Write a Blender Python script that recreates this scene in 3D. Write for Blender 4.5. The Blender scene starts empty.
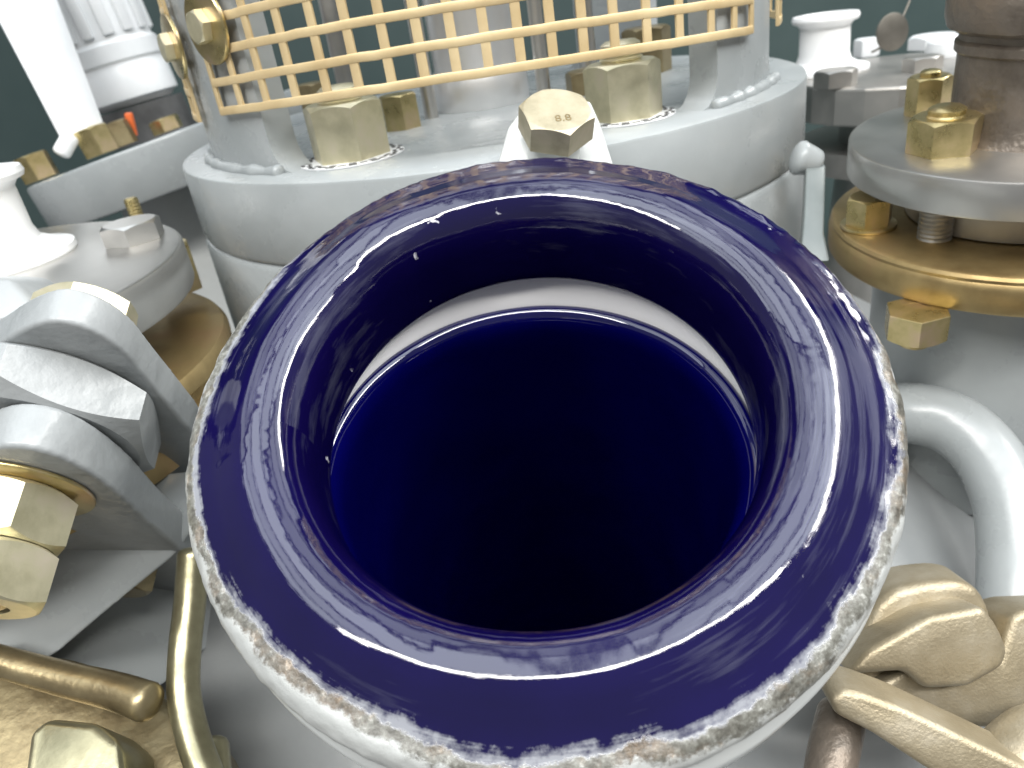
import bpy, bmesh, math, random
from mathutils import Vector, Matrix, noise
random.seed(7)
R = math.radians
S = bpy.context.scene
COL = S.collection

# ---------------------------------------------------------------- camera
cam = bpy.data.cameras.new('camera')
cam.sensor_width = 36.0
cam.lens = 36.0 * 769 / 1024
cam.clip_start = 0.01
cam.clip_end = 50
cam.dof.use_dof = True
cam.dof.focus_distance = 0.25
cam.dof.aperture_fstop = 17.0
co = bpy.data.objects.new('camera', cam)
COL.objects.link(co)
PITCH, ROLL = R(27.1), R(8.8)
fw = Vector((0, math.cos(PITCH), -math.sin(PITCH)))
r0 = Vector((1, 0, 0)); u0 = r0.cross(fw)
rt = math.cos(ROLL) * r0 - math.sin(ROLL) * u0
up = math.sin(ROLL) * r0 + math.cos(ROLL) * u0
co.matrix_world = Matrix((
    (rt.x, up.x, -fw.x, 0.0), (rt.y, up.y, -fw.y, 0.0), (rt.z, up.z, -fw.z, 0.40), (0, 0, 0, 1)))
S.camera = co

# ---------------------------------------------------------------- room light
w = bpy.data.worlds.new('World'); S.world = w; w.use_nodes = True
w.node_tree.nodes['Background'].inputs[0].default_value = (0.96, 0.98, 1.0, 1)
w.node_tree.nodes['Background'].inputs[1].default_value = 0.25

def area(name, loc, sx, sy, radiance, rot=(0, 0, 0), col=(1, 1, 1)):
    l = bpy.data.lights.new(name, 'AREA'); l.shape = 'RECTANGLE'; l.size = sx; l.size_y = sy
    l.energy = radiance * math.pi * sx * sy; l.color = col
    o = bpy.data.objects.new(name, l); COL.objects.link(o); o.location = loc; o.rotation_euler = rot
    return o
for i in range(6):          # two rows of ceiling panels over the vessel, small gaps between them
    for y, k in ((-0.32, 1.2), (1.22, 0.62)):
        area('ceiling_panel', (-1.85 + 0.74 * i, y, 2.3), 0.64, 1.46, (3.0, 2.7, 3.6, 3.2, 4.0, 4.4)[i] * k, (0, 0, 0), (0.86, 0.93, 1.0))
area('fluorescent_tube', (-0.1, -1.26, 2.25), 3.6, 0.32, 46.0, (0, 0, 0), (1.0, 0.98, 0.94))
area('fluorescent_tube', (2.34, 0.30, 2.25), 0.32, 2.9, 46.0, (0, 0, 0), (1.0, 0.98, 0.94))

S.view_settings.view_transform = 'Standard'
S.view_settings.look = 'None'
S.view_settings.exposure = -0.15
S.view_settings.gamma = 1.0
S.view_settings.use_curve_mapping = False
try:
    S.cycles.use_denoising = True
    S.cycles.max_bounces = 8
except Exception:
    pass

# ---------------------------------------------------------------- materials
def node_mat(name):
    m = bpy.data.materials.new(name); m.use_nodes = True
    nt = m.node_tree
    return m, nt, nt.nodes['Principled BSDF']

def N(nt, kind, **kw):
    n = nt.nodes.new(kind)
    for k, v in kw.items():
        setattr(n, k, v)
    return n

def ramp(nt, src, stops, interp='LINEAR'):
    r = N(nt, 'ShaderNodeValToRGB'); r.color_ramp.interpolation = interp
    els = r.color_ramp.elements
    while len(els) < len(stops):
        els.new(0.5)
    for e, (p, c) in zip(els, stops):
        e.position = p; e.color = (*c, 1) if len(c) == 3 else c
    nt.links.new(src, r.inputs[0])
    return r

def surf(name, c1, c2, rough=0.4, metal=0.0, scale=30, bump=0.15, bscale=400, bdist=0.0004, spec=0.5,
         c3=None, rvar=0.12, coat=0.0, chips=None):
    """noise-varied surface: two or three tones, uneven gloss, fine relief, optional chips of another colour"""
    m, nt, b = node_mat(name)
    tc = N(nt, 'ShaderNodeTexCoord')
    n1 = N(nt, 'ShaderNodeTexNoise'); n1.inputs['Scale'].default_value = scale
    n1.inputs['Detail'].default_value = 6; n1.inputs['Roughness'].default_value = 0.6
    nt.links.new(tc.outputs['Object'], n1.inputs['Vector'])
    stops = [(0.34, c1), (0.66, c2)] if c3 is None else [(0.32, c1), (0.52, c2), (0.70, c3)]
    rp = ramp(nt, n1.outputs['Fac'], stops)
    col = rp.outputs[0]
    n2 = N(nt, 'ShaderNodeTexNoise'); n2.inputs['Scale'].default_value = bscale
    n2.inputs['Detail'].default_value = 4
    nt.links.new(tc.outputs['Object'], n2.inputs['Vector'])
    if chips is not None:
        n3 = N(nt, 'ShaderNodeTexNoise'); n3.inputs['Scale'].default_value = scale * 2.1
        n3.inputs['Detail'].default_value = 9; n3.inputs['Roughness'].default_value = 0.65
        nt.links.new(tc.outputs['Object'], n3.inputs['Vector'])
        rc = ramp(nt, n3.outputs['Fac'], [(0.655, (0, 0, 0)), (0.675, (1, 1, 1))])
        mx = N(nt, 'ShaderNodeMixRGB'); nt.links.new(rc.outputs[0], mx.inputs[0])
        nt.links.new(col, mx.inputs[1]); mx.inputs[2].default_value = (*chips, 1)
        col = mx.outputs[0]
    nt.links.new(col, b.inputs['Base Color'])
    mr = N(nt, 'ShaderNodeMapRange')
    mr.inputs['To Min'].default_value = max(0.02, rough - rvar); mr.inputs['To Max'].default_value = rough + rvar
    nt.links.new(n1.outputs['Fac'], mr.inputs['Value']); nt.links.new(mr.outputs[0], b.inputs['Roughness'])
    bp = N(nt, 'ShaderNodeBump'); bp.inputs['Strength'].default_value = bump; bp.inputs['Distance'].default_value = bdist
    nt.links.new(n2.outputs['Fac'], bp.inputs['Height'])
    nt.links.new(bp.outputs[0], b.inputs['Normal'])
    b.inputs['Metallic'].default_value = metal
    b.inputs['Specular IOR Level'].default_value = spec
    b.inputs['Coat Weight'].default_value = coat
    b.inputs['Coat Roughness'].default_value = 0.12
    return m

M = {}
M['grey'] = surf('grey_gloss_paint', (0.285, 0.305, 0.309), (0.345, 0.366, 0.37), 0.28, scale=14, bump=0.25, bscale=110, bdist=0.0008)
M['grey_thick'] = surf('thick_brushed_grey_paint', (0.255, 0.27, 0.274), (0.32, 0.335, 0.34), 0.34, scale=22, bump=0.55, bscale=85, bdist=0.0016, chips=None)
M['grey_chip'] = surf('chipped_grey_paint', (0.27, 0.285, 0.289), (0.335, 0.35, 0.354), 0.34, scale=24, bump=0.55, bscale=85, bdist=0.0015, chips=(0.33, 0.31, 0.20))
M['dome'] = surf('grey_vessel_paint', (0.215, 0.225, 0.226), (0.285, 0.296, 0.298), 0.34, scale=8, bump=0.3, bscale=70, bdist=0.001)
M['white_paint'] = surf('white_paint', (0.52, 0.54, 0.535), (0.60, 0.62, 0.61), 0.30, scale=18, bump=0.25, bscale=120, bdist=0.0006)
M['plastic'] = surf('white_plastic', (0.84, 0.85, 0.85), (0.88, 0.88, 0.88), 0.32, scale=10, bump=0.05)
M['alu'] = surf('white_coated_aluminium', (0.66, 0.68, 0.69), (0.76, 0.77, 0.78), 0.35, scale=16, bump=0.1)
M['ptfe'] = surf('white_ptfe', (0.90, 0.90, 0.89), (0.93, 0.93, 0.92), 0.38, scale=20, bump=0.05)
M['zinc'] = surf('yellow_zinc_plate', (0.40, 0.33, 0.14), (0.60, 0.49, 0.25), 0.30, 0.92, scale=55, bump=0.2, bscale=500, bdist=0.0003, c3=(0.66, 0.50, 0.34), rvar=0.14)
M['zinc_pale'] = surf('pale_zinc_plate', (0.54, 0.50, 0.33), (0.68, 0.63, 0.44), 0.36, 0.7, scale=60, bump=0.25, bscale=420, bdist=0.0003, c3=(0.72, 0.64, 0.50))
M['bolt_face'] = surf('dull_zinc_bolt', (0.34, 0.31, 0.22), (0.46, 0.42, 0.31), 0.52, 0.6, scale=70, bump=0.4, bscale=500, bdist=0.0003, c3=(0.52, 0.46, 0.36))
M['mesh'] = surf('gold_lacquered_steel', (0.60, 0.45, 0.24), (0.72, 0.57, 0.33), 0.46, 0.3, scale=40, bump=0.15)
M['gold'] = surf('golden_passivated_ring', (0.31, 0.22, 0.10), (0.45, 0.335, 0.16), 0.40, 0.85, scale=26, bump=0.1, c3=(0.46, 0.31, 0.16))
M['cast'] = surf('cast_pale_gold', (0.25, 0.205, 0.13), (0.34, 0.29, 0.20), 0.46, 0.62, scale=34, bump=0.5, bscale=900, bdist=0.0004, c3=(0.42, 0.375, 0.29))
M['bronze'] = surf('worn_bronze', (0.23, 0.18, 0.10), (0.34, 0.275, 0.155), 0.36, 0.8, scale=45, bump=0.5, bscale=260, bdist=0.0005, c3=(0.40, 0.335, 0.20))
M['rod'] = surf('olive_zinc_rod', (0.26, 0.24, 0.15), (0.40, 0.37, 0.24), 0.33, 0.85, scale=60, bump=0.3, bscale=300)
M['steel'] = surf('turned_steel', (0.52, 0.51, 0.49), (0.62, 0.61, 0.585), 0.34, 0.95, scale=18, bump=0.1, bscale=260, bdist=0.0003)
M['steel_dull'] = surf('dull_steel', (0.38, 0.37, 0.35), (0.50, 0.48, 0.45), 0.40, 0.9, scale=24, bump=0.2)
M['iron'] = surf('brown_cast_iron', (0.10, 0.082, 0.066), (0.175, 0.148, 0.122), 0.42, 0.5, scale=40, bump=0.8, bscale=240, bdist=0.001, c3=(0.20, 0.16, 0.125))
M['bright_steel'] = surf('bright_turned_steel', (0.68, 0.68, 0.68), (0.80, 0.80, 0.80), 0.34, 0.75, scale=14, bump=0.1, bscale=200)
M['dark'] = surf('dark_metal', (0.05, 0.05, 0.05), (0.10, 0.10, 0.10), 0.5, 0.2)
M['tag'] = surf('dark_bronze_tag', (0.14, 0.13, 0.11), (0.20, 0.185, 0.16), 0.4, 0.7)
M['orange'] = surf('orange_plastic', (0.62, 0.12, 0.03), (0.68, 0.15, 0.04), 0.4)
M['wall'] = surf('dark_green_wall', (0.036, 0.062, 0.060), (0.050, 0.078, 0.075), 0.6, scale=3, bump=0.1)
M['green_plate'] = surf('grey_green_paint', (0.13, 0.15, 0.148), (0.18, 0.20, 0.196), 0.35, scale=20)

pb = M['ptfe'].node_tree.nodes['Principled BSDF']
pb.inputs['Subsurface Weight'].default_value = 0.5; pb.inputs['Subsurface Radius'].default_value = (0.006, 0.006, 0.006); pb.inputs['Subsurface Scale'].default_value = 1.0

def enamel_mat(name, worn):
    m, nt, b = node_mat(name)
    L = nt.links.new
    tc = N(nt, 'ShaderNodeTexCoord')
    # cobalt glaze
    n0 = N(nt, 'ShaderNodeTexNoise'); n0.inputs['Scale'].default_value = 26; n0.inputs['Detail'].default_value = 5
    L(tc.outputs['Object'], n0.inputs['Vector'])
    glaze = ramp(nt, n0.outputs['Fac'], [(0.3, (0.0024, 0.0013, 0.028)), (0.7, (0.0040, 0.0022, 0.040))])
    # low waves in the fired glaze
    wv = N(nt, 'ShaderNodeTexNoise'); wv.inputs['Scale'].default_value = 34; wv.inputs['Detail'].default_value = 3
    L(tc.outputs['Object'], wv.inputs['Vector'])
    pit = N(nt, 'ShaderNodeTexNoise'); pit.inputs['Scale'].default_value = 230; pit.inputs['Detail'].default_value = 2
    L(tc.outputs['Object'], pit.inputs['Vector'])
    bp = N(nt, 'ShaderNodeBump'); bp.inputs['Strength'].default_value = 0.32; bp.inputs['Distance'].default_value = 0.0022
    L(wv.outputs['Fac'], bp.inputs['Height'])
    bp2 = N(nt, 'ShaderNodeBump'); bp2.inputs['Strength'].default_value = 0.06; bp2.inputs['Distance'].default_value = 0.0004
    L(pit.outputs['Fac'], bp2.inputs['Height']); L(bp.outputs[0], bp2.inputs['Normal'])
    b.inputs['IOR'].default_value = 1.75
    if not worn:
        glaze.color_ramp.elements[0].color = (0.0006, 0.0006, 0.040, 1); glaze.color_ramp.elements[1].color = (0.0010, 0.0009, 0.060, 1)
        L(glaze.outputs[0], b.inputs['Base Color'])
        b.inputs['Roughness'].default_value = 0.04
        bp.inputs['Strength'].default_value = 0.12; bp2.inputs['Strength'].default_value = 0.02
        L(bp2.outputs[0], b.inputs['Normal'])
        return m
    # distance from the nozzle axis decides where the glaze stops and bare rim and paint begin
    sp = N(nt, 'ShaderNodeSeparateXYZ'); L(tc.outputs['Object'], sp.inputs[0])
    cb = N(nt, 'ShaderNodeCombineXYZ'); L(sp.outputs[0], cb.inputs[0]); L(sp.outputs[1], cb.inputs[1])
    ln = N(nt, 'ShaderNodeVectorMath', operation='LENGTH'); L(cb.outputs[0], ln.inputs[0])
    def noise_of(scale, detail, rough=0.6):
        n = N(nt, 'ShaderNodeTexNoise'); n.inputs['Scale'].default_value = scale; n.inputs['Detail'].default_value = detail
        n.inputs['Roughness'].default_value = rough
        L(tc.outputs['Object'], n.inputs['Vector']); return n.outputs['Fac']
    def math_(op, a, bb, c=None):
        n = N(nt, 'ShaderNodeMath', operation=op)
        for i, v in enumerate((a, bb, c)):
            if v is None: continue
            if isinstance(v, (int, float)): n.inputs[i].default_value = v
            else: L(v, n.inputs[i])
        return n.outputs[0]
    at2 = math_('ARCTAN2', sp.outputs[1], sp.outputs[0])
    pc = N(nt, 'ShaderNodeCombineXYZ'); L(math_('MULTIPLY', at2, 2.2), pc.inputs[0]); L(math_('MULTIPLY', ln.outputs['Value'], 420.0), pc.inputs[1]); L(math_('MULTIPLY', sp.outputs[2], 120.0), pc.inputs[2])
    stn = N(nt, 'ShaderNodeTexNoise'); stn.inputs['Scale'].default_value = 1.0; stn.inputs['Detail'].default_value = 7; stn.inputs['Roughness'].default_value = 0.62; L(pc.outputs[0], stn.inputs['Vector'])
    streak = stn.outputs['Fac']
    yy = math_('MULTIPLY', sp.outputs[1], -0.044)          # the near side is worn further in than the far side
    xx = math_('MULTIPLY', sp.outputs[0], -0.030)
    t0 = math_('ADD', math_('ADD', ln.outputs['Value'], yy), xx)
    nA = noise_of(38, 8, 0.7); nB = noise_of(160, 8, 0.72); nC = noise_of(300, 7, 0.75)
    nL = noise_of(15, 3, 0.5)
    t0 = math_('MULTIPLY_ADD', math_('SUBTRACT', nL, 0.52), 0.020, t0)
    t = math_('MULTIPLY_ADD', math_('SUBTRACT', nA, 0.5), 0.008, t0)
    t = math_('MULTIPLY_ADD', math_('SUBTRACT', nB, 0.5), 0.006, t)
    # drips of white paint streaked over the glaze
    worn_f = ramp(nt, math_('MULTIPLY', math_('SUBTRACT', t, 0.1022), 100.0), [(0.46, (0, 0, 0)), (0.55, (1, 1, 1))])
    paint_t = math_('MULTIPLY_ADD', math_('SUBTRACT', nB, 0.5), 0.009, t0)
    paint_t = math_('MULTIPLY_ADD', math_('SUBTRACT', nA, 0.5), 0.008, paint_t)
    paint_f = ramp(nt, math_('MULTIPLY', math_('SUBTRACT', paint_t, 0.1022), 100.0), [(0.84, (0, 0, 0)), (0.97, (1, 1, 1))])
    bare = ramp(nt, nC, [(0.30, (0.025, 0.022, 0.018)), (0.46, (0.10, 0.097, 0.082)), (0.58, (0.19, 0.19, 0.17)), (0.68, (0.48, 0.48, 0.45))])
    brown = ramp(nt, nA, [(0.50, (0, 0, 0)), (0.62, (1, 1, 1))])
    bm = N(nt, 'ShaderNodeMixRGB', blend_type='MULTIPLY'); bm.inputs[2].default_value = (0.80, 0.58, 0.42, 1)
    L(brown.outputs[0], bm.inputs[0]); L(bare.outputs[0], bm.inputs[1])
    # splashes: tiny white specks on the glaze
    sk = noise_of(130, 2, 0.5); specks = ramp(nt, sk, [(0.735, (0, 0, 0)), (0.75, (1, 1, 1))])
    rough_band = ramp(nt, nA, [(0.55, (0, 0, 0)), (0.6, (1, 1, 1))])
    sm = math_('MULTIPLY', specks.outputs[0], rough_band.outputs[0])
    g2 = N(nt, 'ShaderNodeMixRGB'); g2.inputs[2].default_value = (0.62, 0.62, 0.66, 1)
    L(sm, g2.inputs[0]); L(glaze.outputs[0], g2.inputs[1])
    sm2 = ramp(nt, math_('MULTIPLY_ADD', math_('SUBTRACT', t0, 0.1018), 60.0, math_('MULTIPLY', streak, nB)), [(0.42, (0, 0, 0)), (0.56, (0.75, 0.75, 0.75))])
    g3 = N(nt, 'ShaderNodeMixRGB'); g3.inputs[2].default_value = (0.30, 0.31, 0.33, 1); L(sm2.outputs[0], g3.inputs[0]); L(g2.outputs[0], g3.inputs[1])
    res = ramp(nt, math_('MULTIPLY', math_('MULTIPLY', nL, streak), 2.0), [(0.56, (0, 0, 0)), (0.80, (0.2, 0.2, 0.2))])
    g3b = N(nt, 'ShaderNodeMixRGB'); g3b.inputs[2].default_value = (0.20, 0.21, 0.26, 1); L(res.outputs[0], g3b.inputs[0]); L(g3.outputs[0], g3b.inputs[1]); g3 = g3b
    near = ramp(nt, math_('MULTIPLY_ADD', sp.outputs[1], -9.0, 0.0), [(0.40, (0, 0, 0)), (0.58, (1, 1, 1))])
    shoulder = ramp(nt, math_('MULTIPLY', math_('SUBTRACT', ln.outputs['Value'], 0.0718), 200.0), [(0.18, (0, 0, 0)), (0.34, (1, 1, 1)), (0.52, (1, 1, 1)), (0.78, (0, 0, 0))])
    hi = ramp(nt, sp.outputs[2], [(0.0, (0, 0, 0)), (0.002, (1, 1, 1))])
    guard_refl_n = ramp(nt, math_('MULTIPLY', streak, math_('ADD', nB, 0.5)), [(0.40, (0, 0, 0)), (0.62, (1, 1, 1))])  # gold guard's reflection coloured into the near inner lip as brown streaks
    rf = math_('MULTIPLY', math_('MULTIPLY', near.outputs[0], shoulder.outputs[0]), math_('MULTIPLY', guard_refl_n.outputs[0], hi.outputs[0]))
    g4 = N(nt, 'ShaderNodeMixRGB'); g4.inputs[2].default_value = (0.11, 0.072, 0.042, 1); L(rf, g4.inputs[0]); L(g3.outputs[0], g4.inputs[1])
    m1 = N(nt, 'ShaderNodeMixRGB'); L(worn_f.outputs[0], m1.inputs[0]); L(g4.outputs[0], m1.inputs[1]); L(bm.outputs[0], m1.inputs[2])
    m2 = N(nt, 'ShaderNodeMixRGB'); L(paint_f.outputs[0], m2.inputs[0]); L(m1.outputs[0], m2.inputs[1]); m2.inputs[2].default_value = (0.37, 0.38, 0.37, 1)
    L(m2.outputs[0], b.inputs['Base Color'])
    rr = N(nt, 'ShaderNodeMapRange'); L(worn_f.outputs[0], rr.inputs['Value'])
    rr.inputs['To Min'].default_value = 0.035; rr.inputs['To Max'].default_value = 0.36
    # wiped, slightly dulled zones and fine streaks in the gloss
    dull = ramp(nt, math_('MULTIPLY', nL, math_('ADD', streak, 0.5)), [(0.52, (0, 0, 0)), (0.70, (1, 1, 1))])
    rsum = math_('MULTIPLY_ADD', dull.outputs[0], 0.10, rr.outputs[0])
    L(rsum, b.inputs['Roughness'])
    # relief: chipped rim and thick paint stand off the glaze
    hgt = math_('MULTIPLY_ADD', paint_f.outputs[0], 0.6, math_('MULTIPLY', math_('MULTIPLY', nC, worn_f.outputs[0]), 0.9))
    bp3 = N(nt, 'ShaderNodeBump'); bp3.inputs['Strength'].default_value = 0.4; bp3.inputs['Distance'].default_value = 0.0008
    L(hgt, bp3.inputs['Height'])
    bp4 = N(nt, 'ShaderNodeBump'); bp4.inputs['Strength'].default_value = 0.10; bp4.inputs['Distance'].default_value = 0.0006
    L(streak, bp4.inputs['Height']); L(bp2.outputs[0], bp4.inputs['Normal']); L(bp4.outputs[0], bp3.inputs['Normal'])
    L(bp3.outputs[0], b.inputs['Normal'])
    return m
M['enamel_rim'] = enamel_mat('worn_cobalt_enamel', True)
M['enamel'] = enamel_mat('cobalt_enamel', False)

# ---------------------------------------------------------------- builders
def frame(origin, axis=(0, 0, 1), xdir=(1, 0, 0)):
    z = Vector(axis).normalized(); x = Vector(xdir); x = (x - x.dot(z) * z).normalized(); y = z.cross(x)
    o = Vector(origin)
    return Matrix(((x.x, y.x, z.x, o.x), (x.y, y.y, z.y, o.y), (x.z, y.z, z.z, o.z), (0, 0, 0, 1)))

def mesh_from(verts, faces, smooth=True, ang=32):
    me = bpy.data.meshes.new('mesh')
    me.from_pydata([tuple(v) for v in verts], [], faces)
    bm = bmesh.new(); bm.from_mesh(me)
    bmesh.ops.recalc_face_normals(bm, faces=bm.faces); bm.to_mesh(me); bm.free()
    if smooth:
        me.polygons.foreach_set('use_smooth', [True] * len(me.polygons))
        me.set_sharp_from_angle(angle=R(ang))
    me.update()
    return me

def obj(name, me, mat, parent=None, mw=None, label=None, cat=None, group=None, kind=None, plabel=None):
    o = bpy.data.objects.new(name, me); COL.objects.link(o)
    if me is not None and mat is not None:
        if not me.materials: me.materials.append(M[mat])
    if parent is not None: o.parent = parent
    if mw is not None: o.matrix_local = mw
    if label: o['label'] = label
    if cat: o['category'] = cat
    if group: o['group'] = group
    if kind: o['kind'] = kind
    return o

def thing(name, mw, label, cat, group=None):
    return obj(name, None, None, None, mw, label, cat, group)

def revolve(prof, seg=96, closed=False, wob=0.0, a0=0.0, a1=360.0, ang=32, caps=False):
    """profile of (radius, height) spun about z; closed joins last profile point to the first"""
    full = abs(a1 - a0) >= 359.9
    k = seg if full else seg + 1
    vs, fs = [], []
    n = len(prof)
    for i in range(k):
        a = R(a0 + (a1 - a0) * i / seg); c, s = math.cos(a), math.sin(a)
        for (r, z) in prof:
            rr, zz = r, z
            if wob:
                q = Vector((c * r, s * r, z)) * 60
                d = noise.noise(q) * wob
                rr += d; zz += noise.noise(q + Vector((9, 4, 2))) * wob
            vs.append((c * rr, s * rr, zz))
    m = n if closed else n - 1
    for i in range(seg):
        j = (i + 1) % k
        for p in range(m):
            q = (p + 1) % n
            fs.append((i * n + p, j * n + p, j * n + q, i * n + q))
    if not closed:
        if full and prof[0][0] > 1e-6 and caps: fs.append([i * n for i in range(k)])
        if full and prof[-1][0] > 1e-6 and caps: fs.append([i * n + n - 1 for i in range(k)])
    elif not full:
        fs.append(list(range(n))); fs.append([(k - 1) * n + p for p in range(n)])
    return mesh_from(vs, fs, ang=ang)

def disc_prof(r, h, bev=0.0015, hole=0.0):
    """solid disc from z=-h to z=0 with eased edges"""
    b = bev
    pts = [(r - b, 0), (r - b * 0.3, -b * 0.3), (r, -b), (r, -h + b), (r - b * 0.3, -h + b * 0.3), (r - b, -h)]
    if hole > 0: return [(hole, 0)] + pts + [(hole, -h)]
    return [(0.0, 0)] + pts + [(0.0, -h)]

def hex_mesh(a, H, hole=0.0, r0=None, both=False, rough=0.0):
    """hexagon of across-flats 2a and height H with the turned chamfer that gives nuts their arcs"""
    r0 = r0 or a * 0.955; T = math.tan(R(30))
    rows = []; K = 72
    for i in range(K):
        th = 360.0 * i / K
        d = ((th + 30) % 60) - 30
        h = a / math.cos(R(d)) * 0.997
        zt = H - max(0, h - r0) * T; zb = max(0, h - r0) * T if both else 0.0
        c, s = math.cos(R(th)), math.sin(R(th))
        col = [(max(hole, 1e-4), 0)] if True else []
        col += [(r0 if both else h * 0.985, 0), (h, zb + 0.0003), (h, zt), (r0, H), (max(hole, 1e-4), H)]
        rows.append([(c * r, s * r, z) for r, z in col])
    vs = [v for r in rows for v in r]; n = len(rows[0]); fs = []
    for i in range(K):
        j = (i + 1) % K
        for p in range(n):
            q = (p + 1) % n
            fs.append((i * n + p, j * n + p, j * n + q, i * n + q))
    return mesh_from(vs, fs, ang=16)

def thread_mesh(r, h, pitch=0.002, dome=True):
    prof = [(0, 0)]
    k = int(h / pitch)
    for i in range(k):
        prof += [(r, i * pitch + 0.0001), (r, i * pitch + pitch * 0.25), (r * 0.90, i * pitch + pitch * 0.6), (r * 0.90, i * pitch + pitch * 0.75)]
    prof += [(r * 0.92, h), (r * 0.7, h + r * 0.14), (0, h + r * 0.16)] if dome else [(r, h), (0, h)]
    return revolve(prof, 40)

def box_mesh(sx, sy, sz, bev=0.0015, seg=2, base=True):
    bm = bmesh.new(); bmesh.ops.create_cube(bm, size=1)
    for v in bm.verts: v.co = Vector((v.co.x * sx, v.co.y * sy, v.co.z * sz + (sz / 2 if base else 0)))
    if bev: bmesh.ops.bevel(bm, geom=bm.edges[:], offset=bev, segments=seg, affect='EDGES', profile=0.5)
    me = bpy.data.meshes.new('mesh'); bm.to_mesh(me); bm.free()
    me.polygons.foreach_set('use_smooth', [True] * len(me.polygons)); me.set_sharp_from_angle(angle=R(40))
    return me

def slab(pts, ext, bev=0.002, seg=3, wob=0.0, ang=24):
    """outline of world points pushed along ext to give it its thickness, edges rounded"""
    bm = bmesh.new()
    vs = [bm.verts.new(Vector(p)) for p in pts]
    f = bm.faces.new(vs)
    r = bmesh.ops.extrude_face_region(bm, geom=[f])
    for g in r['geom']:
        if isinstance(g, bmesh.types.BMVert): g.co += Vector(ext)
    bmesh.ops.recalc_face_normals(bm, faces=bm.faces)
    if bev: bmesh.ops.bevel(bm, geom=bm.edges[:], offset=bev, segments=seg, affect='EDGES', profile=0.5, clamp_overlap=True)
    if wob:
        bmesh.ops.triangulate(bm, faces=bm.faces)
        bmesh.ops.subdivide_edges(bm, edges=[e for e in bm.edges if e.calc_length() > 0.006], cuts=2, use_grid_fill=True)
        bm.normal_update()
        for v in bm.verts: v.co += v.normal * noise.noise(v.co * 90) * wob
    me = bpy.data.meshes.new('mesh'); bm.to_mesh(me); bm.free()
    me.polygons.foreach_set('use_smooth', [True] * len(me.polygons)); me.set_sharp_from_angle(angle=R(ang))
    return me

def tube(path, rad, seg=20, sub=8, cap=True, flat=1.0):
    """round bar along a smooth path of world points; rad may be a list"""
    P_ = [Vector(p) for p in path]; n = len(P_)
    rads = rad if isinstance(rad, (list, tuple)) else [rad] * n
    pts, rs = [], []
    for i in range(n - 1):
        p0 = P_[max(i - 1, 0)]; p1 = P_[i]; p2 = P_[i + 1]; p3 = P_[min(i + 2, n - 1)]
        for k in range(sub):
            t = k / sub
            pts.append(0.5 * ((2 * p1) + (p2 - p0) * t + (2 * p0 - 5 * p1 + 4 * p2 - p3) * t * t + (3 * p1 - p0 - 3 * p2 + p3) * t ** 3))
            rs.append(rads[i] * (1 - t) + rads[i + 1] * t)
    pts.append(P_[-1]); rs.append(rads[-1])
    if cap:      # rounded ends
        d0 = (pts[0] - pts[1]).normalized(); d1 = (pts[-1] - pts[-2]).normalized()
        pre = [(pts[0] + d0 * rs[0] * s * 0.5, rs[0] * c) for s, c in ((1, .3), (.8, .68), (.45, .92))]
        post = [(pts[-1] + d1 * rs[-1] * s * 0.5, rs[-1] * c) for s, c in ((.45, .92), (.8, .68), (1, .3))]
        pts = [p for p, _ in pre] + pts + [p for p, _ in post]; rs = [r for _, r in pre] + rs + [r for _, r in post]
    vs, fs = [], []
    nrm = None
    for i, p in enumerate(pts):
        t = (pts[min(i + 1, len(pts) - 1)] - pts[max(i - 1, 0)]).normalized()
        if nrm is None: nrm = t.orthogonal().normalized()
        nrm = (nrm - nrm.dot(t) * t).normalized(); b = t.cross(nrm)
        for k in range(seg):
            a = 2 * math.pi * k / seg
            vs.append(p + rs[i] * (math.cos(a) * nrm + math.sin(a) * b * flat))
    for i in range(len(pts) - 1):
        for k in range(seg):
            j = (k + 1) % seg
            fs.append((i * seg + k, i * seg + j, (i + 1) * seg + j, (i + 1) * seg + k))
    fs.append(list(range(seg))); fs.append([(len(pts) - 1) * seg + k for k in range(seg)])
    return mesh_from(vs, fs, ang=60)

def hexnut(name, at, a, H, mat, label, cat='nut', axis=(0, 0, 1), rot=0.0, stud=0.0, studr=None, group=None, toothed=False, washer=0.0, studmat=None):
    """nut standing with its bearing face at the point; stud end above it, washer under it"""
    mw = frame(at, axis) @ Matrix.Rotation(R(rot), 4, 'Z')
    t = thing(name, mw, label, cat, group)
    z = 0.0
    if washer:
        obj('washer', revolve(disc_prof(a * 1.35, washer, 0.0004), 64), mat, t, Matrix.Translation((0, 0, washer)))
        z = washer
    if toothed:
        obj('washer', revolve(disc_prof(a * 1.52, 0.0009, 0.0003), 64), 'alu', t, Matrix.Translation((0, 0, 0.0010)))
        vs, fs = [], []
        for ring, rr in enumerate((1.46, 1.36, 1.26)):
            K = 28
            for k in range(K):
                if (k + ring) % 2: continue
                b0 = len(vs)
                for zz in (0.0006, 0.00125):
                    for (r_, d_) in ((rr - .05, -.085), (rr + .05, -.085), (rr + .05, .085), (rr - .05, .085)):
                        a_ = 2 * math.pi * k / K + d_
                        vs.append((a * r_ * math.cos(a_), a * r_ * math.sin(a_), zz))
                fs += [(b0, b0+1, b0+2, b0+3), (b0+4, b0+5, b0+6, b0+7)] + [(b0+i, b0+(i+1) % 4, b0+4+(i+1) % 4, b0+4+i) for i in range(4)]
        obj('serration', mesh_from(vs, fs, False), 'dark', t)
        z = 0.0010
    sr = studr or a * 0.58
    obj('nut_body', hex_mesh(a, H, hole=sr * 0.9 if stud else 0.0), mat, t, Matrix.Translation((0, 0, z)))
    if stud: obj('stud', thread_mesh(sr, H + stud + z, 0.0022), studmat or mat, t, Matrix.Translation((0, 0, 0.0001)))
    return t

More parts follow.
